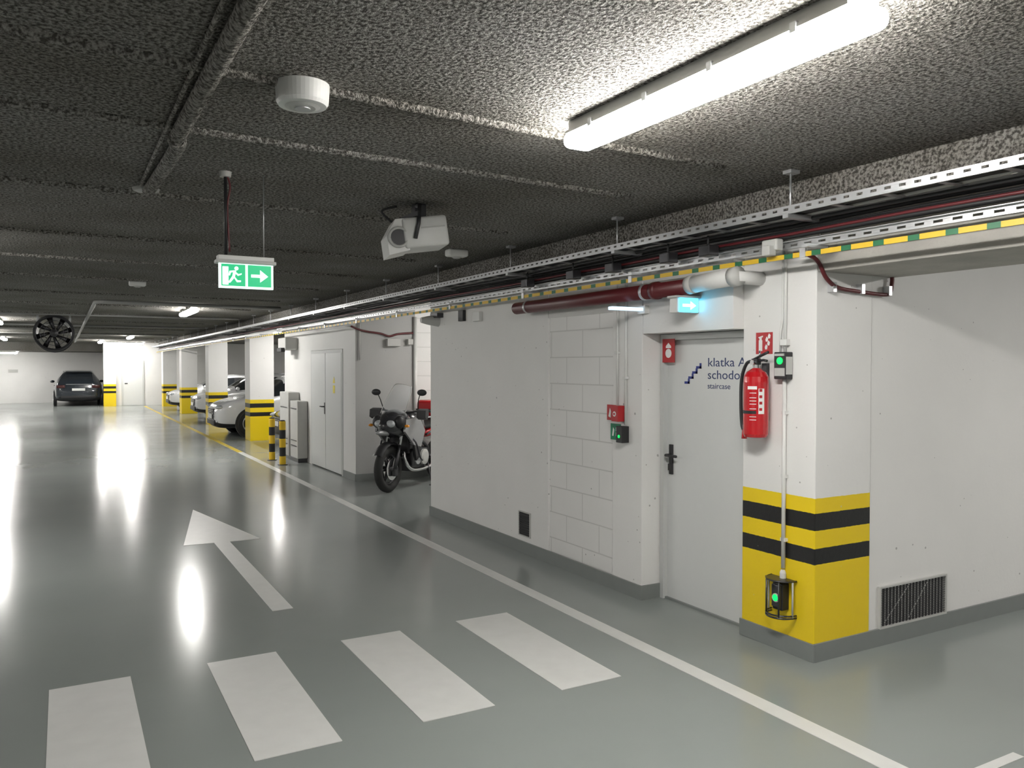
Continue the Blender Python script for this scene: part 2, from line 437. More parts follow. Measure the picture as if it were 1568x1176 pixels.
e = B('fire_extinguisher'); cx, cy = 3.872, 3.74
e.lathe([(.045, 1.345), (.07, 1.35), (.079, 1.37), (.08, 1.40), (.08, 1.70), (.077, 1.735), (.06, 1.765), (.03, 1.785), (.022, 1.79)], RED, (cx, cy, 0))
e.lathe([(.022, 1.785), (.022, 1.81), (.018, 1.82)], CHROME, (cx, cy, 0), seg=16)
e.box((cx-.02, cy-.025, 1.81), (cx+.02, cy+.025, 1.85), STEELD, .005)
e.tube([(cx, cy+.02, 1.845), (cx, cy-.06, 1.875), (cx, cy-.10, 1.89)], .009, DARKPL, 8)
e.tube([(cx, cy+.02, 1.83), (cx, cy-.06, 1.84), (cx, cy-.09, 1.835)], .008, DARKPL, 8)
e.tube([(cx, cy-.03, 1.85), (cx, cy-.03, 1.9)], .006, CHROME, 8)
e.lathe([(.017, -.008), (.017, .008)], CHROME, (cx-.03, cy, 1.825), 'X', 14)
e.tube(smoothpts([(cx, cy+.02, 1.83), (cx, cy+.08, 1.82), (cx, cy+.125, 1.72), (cx, cy+.13, 1.55), (cx, cy+.12, 1.42), (cx, cy+.10, 1.38)]), .011, DARKPL, 8)
e.tube([(cx, cy+.10, 1.39), (cx-.005, cy+.095, 1.33)], [.013, .018], RED, 8)
def curved_label(b, c, r, z0, z1, a0, a1, m, n=10):
    vs = []; fs = []
    for k in range(n+1):
        a = math.radians(a0+(a1-a0)*k/n)
        for z in (z0, z1): vs.append((c[0]+r*math.cos(a), c[1]+r*math.sin(a), z))
    for k in range(n): fs.append([2*k, 2*k+2, 2*k+3, 2*k+1])
    b.raw(vs, fs, m, True)
curved_label(e, (cx, cy), .0808, 1.50, 1.66, 235, 262, WSIGN)
curved_label(e, (cx, cy), .0808, 1.655, 1.675, 185, 228, WSIGN)
for z in (1.63, 1.60, 1.58, 1.56, 1.53, 1.48, 1.46): curved_label(e, (cx, cy), .0808, z, z+.004, 195, 225, WSIGN)
for z in (1.64, 1.6, 1.56, 1.52): curved_label(e, (cx, cy), .0811, z, z+.018, 238, 252, REDSIGN)
curved_label(e, (cx, cy), .0815, 1.50, 1.52, 140, 225, DARKPL)
e.box((cx+.07, cy-.02, 1.45), (3.97, cy+.02, 1.82), STEELD)
e.finish()

g = B('door_release_box')
g.box((3.91, 3.53, 1.72), (3.97, 3.63, 1.89), DARKPL, .006); g.box((3.905, 3.54, 1.74), (3.912, 3.62, 1.79), GREYPL)
g.disc(.05, .045, .022, .005, GREENL, MXm(3.91, 3.63, 1.79)); g.box((3.90, 3.545, 1.865), (3.911, 3.615, 1.88), GREYPL)
g.box((3.91, 3.526, 1.75), (3.96, 3.531, 1.86), GREYPL)
g.box((3.93, 3.55, 1.93), (3.97, 3.60, 1.97), WHITEPL, .004)
g.finish()
g = B('pillar_conduit')
g.tube([(3.955, 3.58, 1.89), (3.955, 3.58, 2.62)], .010, WHITEPL, 8)
g.tube([(3.955, 3.62, 1.89), (3.955, 3.62, 2.0), (3.955, 3.6, 2.1), (3.955, 3.6, 2.6)], .007, WHITEPL, 8)
g.tube([(3.952, 3.58, .53), (3.952, 3.58, 1.72)], .013, WHITEPL, 8)
for z in (.7, 1.1, 1.5): g.box((3.945, 3.56, z), (3.97, 3.60, z+.02), WHITEPL)
g.finish()
g = B('sensor_with_cage')
g.box((3.905, 3.545, .27), (3.97, 3.625, .44), DARKPL, .008); g.box((3.893, 3.55, .29), (3.906, 3.62, .43), STEELD, .004)
g.disc(.045, .1, .02, .006, GREENL, MXm(3.893, 3.63, .25))
g.disc(.045, .1, .028, .004, GREYPL, MXm(3.893, 3.63, .25))
def arc(z, r=.1): return [(3.965-.115*math.sin(math.pi*k/12)*1.0, 3.585+r*math.cos(math.pi*k/12), z) for k in range(13)]
for z in (.235, .25, .465): g.tube(arc(z), .006, STEELD, 8)
for k in (1, 4, 8, 11):
    p = arc(.24)[k]; g.tube([p, (p[0], p[1], .46)], .006, GREYPL if k in (1, 11) else STEELD, 8)
g.prism([(3.965+.0, 3.485), (3.965, 3.685), (3.90, 3.68), (3.86, 3.62), (3.86, 3.55), (3.90, 3.49)], .006, STEELD, None, .462)
g.lathe([(.02, .468), (.02, .5), (.012, .52)], WHITEPL, (3.95, 3.58, 0), seg=12)
g.finish()

g = B('ventilation_grille')
M = MYm(4.58, 3.36, .12)
W_, H_ = .68, .25
g.box((0, 0, 0), (W_, H_, .004), mat('vent_dark', (.10, .10, .10), .8), M=M)  # dark plate paints the shaded recess behind the bars, no real hole
for a, b_ in (((-.012, -.012, 0), (W_+.012, 0, .02)), ((-.012, H_, 0), (W_+.012, H_+.012, .02)), ((-.012, 0, 0), (0, H_, .02)), ((W_, 0, 0), (W_+.012, H_, .02))): g.box(a, b_, GREYPL, M=M)
for k in range(1, 40): g.box((k*W_/40-.0015, 0, .008), (k*W_/40+.0015, H_, .011), GREYPL if k % 2 else STEELD, M=M)
for k in range(1, 16): g.box((0, k*H_/16-.001, .011), (W_, k*H_/16+.001, .014), STEELD, M=M)
g.tube([M @ Vector((.05, .02, .006)), M @ Vector((.3, .24, .006))], .004, GREYPL); g.tube([M @ Vector((.3, .02, .006)), M @ Vector((.5, .24, .006))], .004, GREYPL)
g.finish()
g = B('small_wall_vent'); M = MXm(3.88, 6.80, .17)
g.box((0, 0, 0), (.2, .22, .006), mat('vent_dark2', (.03, .03, .03), .8), M=M)  # dark plate stands for the shaded opening behind the slats
for a, b_ in (((-.01, -.01, 0), (.21, 0, .012)), ((-.01, .22, 0), (.21, .23, .012)), ((-.01, 0, 0), (0, .22, .012)), ((.2, 0, 0), (.21, .22, .012))): g.box(a, b_, GREYPL, M=M)
for k in range(1, 10): g.box((0, k*.022-.002, .006), (.2, k*.022+.002, .012), STEELD, M=M)
g.finish()

g = B('alarm_call_point')
g.box((3.80, 5.11, 1.365), (3.90, 5.20, 1.49), REDSIGN, .004)
M = MXm(3.88, 5.36, 1.365)
g.box((0, 0, 0), (.14, .125, .004), REDSIGN, M=M)
g.prism([(.02, .03), (.05, .02), (.055, .07), (.04, .1), (.03, .06)], .001, WSIGN, M, .004); g.disc(.1, .06, .02, .001, WSIGN, M, .004)
g.disc(.045, .06, .02, .003, WSIGN, MXm(3.80, 5.2, 1.365)); g.disc(.045, .06, .01, .003, REDSIGN, MXm(3.797, 5.2, 1.365)); g.finish()
g = B('emergency_door_button')
M = MXm(3.88, 5.31, 1.21)
g.box((0, 0, 0), (.13, .13, .004), mat('green_sign', (.0, .2, .09), .4), M=M)
g.prism([(.02, .03), (.04, .03), (.05, .08), (.035, .1)], .001, WSIGN, M, .004); g.box((.07, .03, .004), (.11, .06, .005), WSIGN, M=M)
g.box((.07, .07, .004), (.11, .1, .005), WSIGN, M=M)
g.box((3.81, 5.07, 1.2), (3.88, 5.15, 1.33), DARKPL, .004); g.disc(.04, .05, .012, .003, GREENL, MXm(3.81, 5.15, 1.2)); g.finish()
g = B('wall_conduit')
g.tube([(3.868, 5.21, 1.49), (3.868, 5.21, 2.5)], .009, WHITEPL, 8); g.tube([(3.868, 5.10, 1.34), (3.868, 5.10, 2.5)], .011, WHITEPL, 8)
g.box((3.85, 5.08, 1.7), (3.88, 5.12, 1.72), WHITEPL); g.box((3.85, 5.19, 1.9), (3.88, 5.23, 1.92), WHITEPL); g.finish()

# ------------------------------------------------------------ trays, pipes, cables
def perforated(b, x, z0, z1, ya, yb, pitch=.08, gap=.035, t=.003, m=GALV):
    hgt = z1-z0
    b.box((x-t, ya, z0), (x+t, yb, z0+hgt*.33), m); b.box((x-t, ya, z1-hgt*.33), (x+t, yb, z1), m)
    y = ya
    while y < min(yb, 14):
        b.box((x-t, y, z0+hgt*.3), (x+t, y+pitch-gap, z1-hgt*.3), m); y += pitch
    if yb > 14: b.box((x-t*.5, 14, z0), (x+t*.5, yb, z1), m)
t = B('cable_tray')
perforated(t, 3.56, 2.66, 2.70, -3, 40); perforated(t, 3.78, 2.66, 2.70, -3, 40)
t.box((3.56, -3, 2.655), (3.575, 40, 2.66), GALV); t.box((3.765, -3, 2.655), (3.78, 40, 2.66), GALV)
y = -2.8
while y < 40: t.box((3.575, y, 2.655), (3.765, y+.035, 2.66), GALV); y += .3
perforated(t, 3.80, 2.50, 2.54, -3, 40, .1, .05); t.box((3.765, -3, 2.54), (3.802, 40, 2.543), GALV)
y = -1.65
while y < 40:
    for x in (3.58, 3.82): t.tube([(x, y, 2.5 if x > 3.7 else 2.63), (x, y, CH-.001 if x < 3.7 else 2.74)], .006, GALV, 6)
    t.box((3.54, y-.02, 2.63), (3.83, y+.02, 2.653), GALV); t.box((3.55, y-.03, CH-.02), (3.62, y+.03, CH-.001), GALV)
    t.box((3.7, y-.02, 2.48), (3.87, y+.02, 2.5), GALV)
    y += 1.62
t.finish()
c = B('cable_bundle')
for k, (x, z, r) in enumerate(((3.60, 2.672, .012), (3.64, 2.675, .014), (3.69, 2.672, .011), (3.72, 2.675, .015), (3.82, 2.60, .02), (3.81, 2.635, .014), (3.78, 2.565, .014), (3.80, 2.59, .018), (3.74, 2.64, .012))):
    pts = [(x+random.uniform(-.006, .006), y, z+random.uniform(-.003, .008)) for y in [i*.8-3 for i in range(54)]]
    c.tube(pts, r, BLACK if k != 3 else GREYPL, 6)
c.tube([(3.77, y*.8-3, 2.585+random.uniform(-.004, .004)) for y in range(54)], .01, DRED, 6)
c.finish()
c = B('earthing_tape'); c.box((3.742, -3, 2.434), (3.748, 40, 2.462), EARTH)
y = -1.6
while y < 40: c.box((3.735, y-.02, 2.43), (3.755, y+.02, 2.48), GALV); y += 1.62
c.finish()
c = B('tray_junction_box')
for y in (3.95, 4.35, 5.0, 5.55, 6.3):
    c.box((3.66, y, 2.52), (3.75, y+.1, 2.59), STEELD, .006); c.tube([(3.70, y+.05, 2.58), (3.70, y+.05, 2.655)], .008, BLACK, 6)
c.box((3.70, 3.42, 2.49), (3.76, 3.54, 2.56), GREYPL, .01)
c.box((3.66, 3.44, 2.46), (3.72, 3.50, 2.52), GREYPL, .006)
c.finish()
p = B('sprinkler_pipe')
p.tube([(3.74, 4.24, 2.345), (3.74, 6.62, 2.345)], .055, DRED, 18)
p.tube([(3.74, 4.55, 2.345), (3.74, 4.60, 2.345)], .064, DRED, 18)
for y in (4.7, 6.4):
    p.tube([(3.74, y-.012, 2.345), (3.74, y+.012, 2.345)], .06, GALV, 18); p.box((3.74, y-.012, 2.34), (3.88, y+.012, 2.35), GALV)
p.finish()
p = B('insulated_pipe')
p.tube([(3.75, 3.78, 2.375), (3.75, 4.235, 2.355)], .058, WHITEPL, 18)
p.tube([(3.75, 3.77, 2.375), (3.75, 3.83, 2.37)], .063, GREYPL, 18); p.tube([(3.75, 4.18, 2.36), (3.75, 4.235, 2.355)], .063, GREYPL, 18)
p.tube([(3.75, 3.80, 2.37), (3.85, 3.80, 2.37), (3.97, 3.80, 2.37)], .045, WHITEPL, 12)
p.finish()
p = B('red_conduit')
p.tube(smoothpts([(3.82, 3.40, 2.47), (3.87, 3.33, 2.46), (3.93, 3.31, 2.42), (4.0, 3.31, 2.33), (4.12, 3.325, 2.28), (4.3, 3.33, 2.265), (4.55, 3.33, 2.255), (4.62, 3.33, 2.27), (4.64, 3.33, 2.34), (4.64, 3.33, 2.37)]), .013, DRED, 8)
for x in (4.08, 4.34, 4.6): p.box((x-.015, 3.31, 2.25), (x+.015, 3.354, 2.31), GALV)
p.finish()
p = B('ceiling_conduit')
p.tube(smoothpts([(.55, -3, CH-.03), (.5, 2.0, CH-.03), (.48, 3.9, CH-.03), (.47, 4.05, CH-.05), (.5, 4.25, CH-.03), (.47, 5.4, CH-.03)], 12), .036, CEIL, 14)
p.lathe([(.02, -.03), (.075, -.02), (.08, 0)], GREYPL, (.46, 5.46, CH-.001), 'Z', 6)
p.tube([(.43, 2, CH-.02), (.42, 5.3, CH-.015)], .01, CEIL, 8)
p.finish()
p = B('ceiling_pipe')
PIPG = mat('grey_painted_pipe', (.3, .3, .29), .6)
p.tube([(3.5, 15.0, CH-.04), (.55, 14.8, CH-.04), (.48, 15.0, CH-.04), (.48, 40, CH-.04)], .032, PIPG, 10)
for y in (19, 24, 30): p.tube([(-8, y, CH-.03), (3.5, y, CH-.03)], .022, PIPG, 8)
p.finish()

# ------------------------------------------------------------ ceiling devices
s = B('ceiling_sensor')
s.lathe([(.03, -.085), (.06, -.086), (.092, -.083), (.1, -.07), (.104, -.01), (.104, 0)], WHITEPL, (.83, 3.17, CH), seg=40)
s.lathe([(.01, -.092), (.05, -.091), (.068, -.086)], GREYPL, (.83, 3.17, CH), seg=30)
s.disc(.83, 3.17, .03, .004, GALV, None, CH-.096)
s.finish()
for x, y in ((3.25, 6.9), (.85, 11.4)):
    s = B('smoke_detector'); s.box((x-.1, y-.06, CH-.07), (x+.1, y+.06, CH), WHITEPL, .02, 3); s.lathe([(.03, -.085), (.05, -.07)], GREYPL, (x, y, CH)); s.finish()

e = B('exit_sign'); ex, ey = .925, 4.79
e.box((ex-.155, ey-.02, 2.40), (ex+.155, ey+.05, 2.43), WHITEPL, .004)
e.box((ex-.15, ey-.012, 2.245), (ex+.15, ey+.012, 2.40), WHITEL)
e.box((ex-.165, ey-.03, 2.385), (ex+.165, ey+.06, 2.405), GREYPL, .004)
M = MYm(ex-.15, ey-.012, 2.245)
e.box((.012, .012, 0), (.143, .135, .002), GREENS, M=M); e.box((.157, .012, 0), (.288, .135, .002), GREENS, M=M)
e.prism([(.175, .065), (.225, .065), (.225, .038), (.27, .0735), (.225, .109), (.225, .082), (.175, .082)], .0015, WHITEL, M, .002)
e.box((.018, .018, .002), (.05, .12, .0035), WHITEL, M=M)
e.disc(.094, .112, .011, .0015, WHITEL, M, .002)
for q in ([(.078, .1), (.092, .1), (.085, .062), (.07, .062)], [(.07, .066), (.085, .062), (.06, .03), (.035, .028), (.035, .038), (.054, .04)], [(.075, .066), (.086, .062), (.1, .045), (.118, .045), (.118, .036), (.096, .034)],
          [(.09, .1), (.092, .09), (.105, .08), (.122, .086), (.122, .078), (.102, .07), (.086, .085)], [(.08, .1), (.078, .09), (.064, .088), (.058, .07), (.05, .072), (.056, .096)]):
    e.prism(q, .0015, WHITEL, M, .002)
e.tube([(ex-.11, ey, 2.43), (ex-.11, ey, CH-.0)], .009, BLACK, 8); e.tube(smoothpts([(ex-.09, ey, 2.45), (ex-.10, ey, 2.7), (ex-.085, ey, 2.82), (ex-.11, ey, CH)]), .006, DRED, 6)
e.tube([(ex+.1, ey, 2.42), (ex+.1, ey, CH)], .003, GALV, 6)
e.lathe([(.03, -.03), (.035, 0)], GREYPL, (ex-.11, ey, CH)); e.finish()

e = B('emergency_exit_luminaire')
e.box((3.68, 4.28, 2.17), (3.88, 4.36, 2.28), WHITEPL, .006)
e.box((3.70, 4.268, 2.175), (3.86, 4.282, 2.27), CYANL)
M = MYm(3.70, 4.268, 2.17)
e.prism([(.02, .04), (.09, .04), (.09, .02), (.14, .05), (.09, .08), (.09, .06), (.02, .06)], .002, WHITEL, M)
e.box((3.66, 4.262, 2.272), (3.88, 4.36, 2.286), GREYPL)
e.finish()
e = B('wall_light_strip'); e.box((3.55, 4.85, 2.22), (3.88, 4.9, 2.245), mat('cool_strip', (.6, .8, 1), .4, emis=1.2, noise=0), .004); e.box((3.84, 4.83, 2.2), (3.88, 4.92, 2.26), WHITEPL); e.finish()

q = B('ceiling_projector')
R = Matrix.Translation((2.12, 5.1, 2.69)) @ Matrix.Rotation(math.radians(-12), 4, 'Z') @ Matrix.Rotation(math.radians(-8), 4, 'Y')
q.box((-.13, -.16, -.1), (.17, .16, .1), WHITEPL, .02, 3, M=R)
q.prism([(-.24, -.13), (-.1, -.11), (-.1, .1), (-.17, .1), (-.24, -.0)], .28, WHITEPL, R @ Matrix.Translation((0, .14, 0)) @ Matrix.Rotation(math.pi/2, 4, 'X'))
q.tube([R @ Vector((-.165+.062*math.cos(a*math.pi/8), -.15, -.02+.062*math.sin(a*math.pi/8))) for a in range(16)], .01, GREYPL, 8, closed=True)
q.lathe([(.052, -.004), (.05, .0)], DARKPL, (-.165, -.142, -.02), 'Y', 20, M=R)
q.box((-.01, -.165, .02), (.15, -.158, .03), GREYPL, M=R)
q.box((2.08, 5.06, 2.78), (2.16, 5.14, CH), STEELD, .01)
q.box((2.04, 4.93, 2.79), (2.07, 5.27, 2.82), STEELD)
q.tube([(2.03, 4.94, 2.64), (2.05, 4.935, 2.74), (2.06, 4.94, 2.86), (2.1, 5.1, 2.88)], .014, STEELD, 8)
q.tube(smoothpts([(1.98, 5.2, 2.77), (1.9, 5.22, 2.85), (2.0, 5.2, CH-.01)]), .008, BLACK, 8)
q.finish()

f = B('jet_fan'); c0 = (-.15, 0, 2.50)
f.lathe([(.33, .02), (.36, 0), (.385, .0), (.385, .06), (.345, .1), (.345, 1.7), (.385, 1.74), (.385, 1.8), (.33, 1.8), (.325, .02)], DARKPL, (c0[0], 19.4, c0[2]), 'Y', 32, caps=False)
f.lathe([(.02, -.02), (.08, .0), (.09, .3)], DARKPL, (c0[0], 19.4, c0[2]), 'Y', 18)
for k in range(8):
    a = k*math.pi/4
    f.tube([(c0[0]+.08*math.cos(a), 19.52, c0[2]+.08*math.sin(a)), (c0[0]+.32*math.cos(a+.25), 19.56, c0[2]+.32*math.sin(a+.25))], [.025, .055], STEELD, 6)
for r in (.18, .26, .34): f.tube([(c0[0]+r*math.cos(k*math.pi/14), 19.385, c0[2]+r*math.sin(k*math.pi/14)) for k in range(28)], .006, STEELD, 6, closed=True)
for y in (19.7, 20.9):
    for sx in (-.3, .3): f.box((c0[0]+sx-.02, y, c0[2]+.15), (c0[0]+sx+.02, y+.05, CH), GALV)
f.finish()

s = B('horn_loudspeaker')
s.lathe([(.03, .0), (.05, .08), (.06, .15), (.085, .3)], GREYPL, (3.86, 8.75, 2.34), 'X', 18, M=Matrix.Translation((-.2, 0, 0)))
s.box((3.8, 8.6, 2.37), (3.88, 8.8, 2.42), STEELD); s.finish()
s = B('wall_junction_box')
s.box((3.84, 8.0, 2.30), (3.88, 8.12, 2.42), DARKPL, .004); s.box((3.84, 7.6, 2.28), (3.88, 7.75, 2.38), WHITEPL, .004)
s.finish()
s = B('niche_junction_box')
s.box((4.5, 12.12, 2.12), (4.72, 12.2, 2.24), GREYPL, .006); s.box((4.85, 12.12, 2.15), (4.94, 12.2, 2.24), GREYPL, .006)
s.finish()
s = B('niche_conduit')
s.tube(smoothpts([(3.9, 12.1, 2.42), (4.1, 12.16, 2.36), (4.4, 12.17, 2.32), (4.55, 12.17, 2.28), (4.7, 12.17, 2.32), (4.95, 12.17, 2.34)]), .016, DRED, 8)
s.tube([(4.99, 12.17, .2), (4.99, 12.17, 2.6)], .03, WHITEPL, 10)
s.tube([(4.06, 12.17, 1.9), (4.06, 12.17, 2.6)], .012, GREYPL, 8)
s.finish()

d = B('door_2')
d.box((3.985, 12.9, .02), (4.02, 13.8, 2.03), DOORW, .003); d.box((3.985, 13.82, .02), (4.02, 14.7, 2.03), DOORW, .003)
d.box((3.99, 12.845, 0), (4.03, 12.9, 2.085), DOORF); d.box((3.99, 14.7, 0), (4.03, 14.755, 2.085), DOORF); d.box((3.99, 12.9, 2.03), (4.03, 14.7, 2.085), DOORF)
d.box((3.98, 13.84, .97), (3.988, 13.88, 1.17), DARKPL); d.tube([(3.985, 13.86, 1.1), (3.935, 13.86, 1.1), (3.935, 13.98, 1.1)], .011, DARKPL, 8)
d.box((3.981, 13.25, 1.35), (3.987, 13.35, 1.48), YELLOW); d.prism([(0, 0), (.12, 0), (.06, .11)], .003, YELLOW, MXm(3.986, 13.36, 1.52))
d.finish()
d = B('door_3')
d.box((2.35, 40.95, 0), (3.3, 40.998, 2.08), DOORF); d.box((2.42, 40.93, .01), (3.23, 40.96, 2.02), DOORW)
d.box((2.48, 40.9, 1.0), (2.6, 40.935, 1.04), DARKPL); d.finish()
boxobj('wall_notice_sign', (-2.3, 45.97, 1.5), (-1.9, 46, 1.65), GREYPL)

for y in (14.9, 15.75):
    b = B('hazard_bollard'); b.lathe([(.057, 0), (.057, .78), (.05, .81), (.03, .82)], BOLL, (3.5, y, 0), seg=20); b.lathe([(.09, 0), (.09, .012)], STEELD, (3.5, y, 0)); b.finish()
b = B('utility_cabinet')
b.box((3.80, 15.0, .08), (3.99, 15.55, 1.15), GREYPL, .01); b.box((3.78, 15.6, .08), (3.99, 16.3, 1.3), GREYPL, .01)
for z in (.3, .4, 1.0): b.box((3.79, 15.08, z), (3.802, 15.48, z+.015), STEELD); b.box((3.77, 15.7, z), (3.782, 16.2, z+.015), STEELD)
b.box((3.82, 15.05, 0), (3.98, 16.25, .08), STEELD)
b.finish()
b = B('equipment_box'); b.box((3.75, 15.7, 2.12), (3.998, 16.3, 2.36), GREYPL, .02); b.box((3.68, 15.75, 2.08), (3.76, 16.1, 2.16), DARKPL, .01); b.finish()

# ------------------------------------------------------------ cars
def subsurf(vs, fs, mi, mats, lv=2):
    me = D.meshes.new('tmp'); me.from_pydata(vs, [], fs)
    for m_ in mats: me.materials.append(m_)
    for p, k in zip(me.polygons, mi): p.material_index = k
    o = D.objects.new('tmp', me); SC.collection.objects.link(o)
    md = o.modifiers.new('s', 'SUBSURF'); md.levels = lv; md.render_levels = lv
    bpy.context.view_layer.update()
    r = D.meshes.new_from_object(o.evaluated_get(bpy.context.evaluated_depsgraph_get()))
    D.objects.remove(o); D.meshes.remove(me)
    return r

def car(name, x, y, rotz, paint, H=1.62, L=4.5, Wd=1.84):
    k = H/1.62; lx = L/4.5; w = Wd/2
    st = [(0.00, .34, .60, .64, .62, .50), (.05, .24, .74, .80, .80, .62), (.22, .21, .86, .90, .93, .72), (.60, .20, .96, .99, .98, .76),
          (1.10, .20, 1.00, 1.06, 1.0, .76), (1.20, .20, 1.02, 1.10, 1.0, .75), (1.80, .20, 1.04, 1.50, 1.0, .66), (1.92, .20, 1.04, 1.56, 1.0, .65),
          (2.62, .20, 1.05, 1.62, 1.0, .66), (2.72, .20, 1.05, 1.62, 1.0, .66), (3.55, .20, 1.07, 1.58, 1.0, .64), (3.85, .20, 1.08, 1.55, .99, .63),
          (4.02, .22, 1.08, 1.50, .97, .62), (4.30, .24, 1.06, 1.14, .93, .66), (4.40, .26, 1.0, 1.06, .88, .66), (4.47, .30, .80, .86, .82, .62), (4.5, .38, .62, .66, .66, .5)]
    vs = []; fs = []; mi = []
    nper = None
    for (sx, zb, zl, zt, wf, tf) in st:
        zl *= k; zt *= k; ww = w*wf; tt = w*tf
        half = [(0, zb), (ww*.85, zb), (ww*.99, zb+.12), (ww, .52), (ww*1.0, (zl+.52)/2+.02), (ww*.965, zl), (tt*1.03, max(zl+.01, zt-.05)), (tt*.85, zt), (0, zt+.015)]
        ring = half+[(-a, b) for a, b in half[-2:0:-1]]
        nper = len(ring)
        for a, b in ring: vs.append((sx*lx, a, b))
    ns = len(st)
    for i in range(ns-1):
        for j in range(nper):
            j2 = (j+1) % nper
            fs.append([i*nper+j, i*nper+j2, (i+1)*nper+j2, (i+1)*nper+j])
            m_ = 0
            side = j in (5, nper-6); top = j in (6, 7, nper-7, nper-8)
            if side and i in (6, 7, 9, 11): m_ = 1
            if side and i in (5, 10): m_ = 1
            if side and i in (8,): m_ = 2
            if top and i == 5: m_ = 1
            if top and i in (12,): m_ = 1
            if j in (0, nper-1, 1, nper-2): m_ = 2
            mi.append(m_)
    fs.append(list(range(nper))[::-1]); mi.append(2)
    fs.append([(ns-1)*nper+j for j in range(nper)]); mi.append(0)
    me = subsurf(vs, fs, mi, [paint, GLASS, DARKPL], 2)
    b = B(name); b.mesh(me, [paint, GLASS, DARKPL]); D.meshes.remove(me)
    for wx in (.86*lx, 3.62*lx):
        for sy in (-1, 1):
            R_ = .345
            c_ = (wx, 0, R_)
            y1 = sy*(w-.10); y2 = sy*(w+.004)
            b.lathe([(R_+.06, y1), (R_+.06, y2-sy*.002)], DARKPL, c_, 'Y', 30)
            b.lathe([(R_*.7, y1), (R_-.01, y1), (R_, y1+sy*.04), (R_, y2+sy*.0), (R_-.02, y2+sy*.02), (R_*.7, y2+sy*.022), (R_*.66, y2+sy*.005), (.02, y2+sy*.004)], RUBBER, c_, 'Y', 30)
            for s5 in range(5):
                a = s5*2*math.pi/5
                b.tube([(wx+.04*math.cos(a), y2+sy*.012, R_+.04*math.sin(a)), (wx+.225*math.cos(a), y2+sy*.014, R_+.225*math.sin(a))], [.032, .026], GALV, 6)
            b.tube([(wx+.225*math.cos(q*math.pi/12), y2+sy*.012, R_+.225*math.sin(q*math.pi/12)) for q in range(24)], .014, GALV, 6, closed=True)
            b.ball((wx, y2+sy*.012, R_), (.045, .02, .045), GALV)
    b.box((-.005, -.42, .56*k), (.05, .42, .72*k), DARKPL, .02, 3)
    for z in (.58, .62, .66): b.box((-.012, -.38, z*k), (.0, .38, z*k+.012), CHROME)
    b.box((-.01, -.55, .30), (.06, .55, .44), DARKPL, .02, 3)
    for sy in (-1, 1):
        b.ball((.14*lx, sy*w*.70, .76*k), (.13, .15, .055), HEADL)
        b.ball((.07, sy*w*.66, .40), (.05, .10, .045), HEADL)
        b.ball((1.32*lx, sy*(w+.08), 1.08*k), (.07, .10, .065), paint)
        b.box((4.40*lx, sy*w*.72-.17, .82*k), (4.49*lx, sy*w*.72+.17, .96*k), TAILL, .03, 3)
        b.box((.5*lx, sy*(w-.03)-.01, .30), (3.9*lx, sy*(w-.03)+.03, .40), DARKPL, .01)
        for dx in (1.75, 2.68): b.box((dx*lx+.5, sy*w*.995-.006, .9*k), (dx*lx+.66, sy*w*.995+.012, .925*k), paint)
        b.tube([(1.9*lx, sy*w*.62, 1.60*k), (3.8*lx, sy*w*.61, 1.60*k)], .014, GALV, 6)
    b.box((-.02, -.26, .46), (-.005, .26, .57), WSIGN, .004)
    b.box((4.47*lx, -.26, .70*k), (4.53*lx, .26, .70*k+.11), WSIGN, .004)
    b.box((4.42*lx, -.7, .36), (4.52*lx, .7, .48), DARKPL, .02, 3)
    b.box((3.95*lx, -.5, 1.55*k), (4.2*lx, .5, 1.575*k), paint, .01)
    b.box((4.36*lx, -.5, .98*k), (4.43*lx, .5, 1.0*k), CHROME)
    return b.finish(loc=(x, y, 0), rotz=rotz)
car('parked_suv', 3.35, 22.1, 0, CARW, 1.62)
car('parked_car', 3.9, 29.6, 0, CARW, 1.55)
car('parked_car', 3.75, 35.8, 0, CARW, 1.45)
car('parked_car', 4.2, 18.5, 0, CARD, 1.45)
car('parked_suv', .62, 45.75, -math.pi/2, CARD, 1.62, 4.4, 1.95)

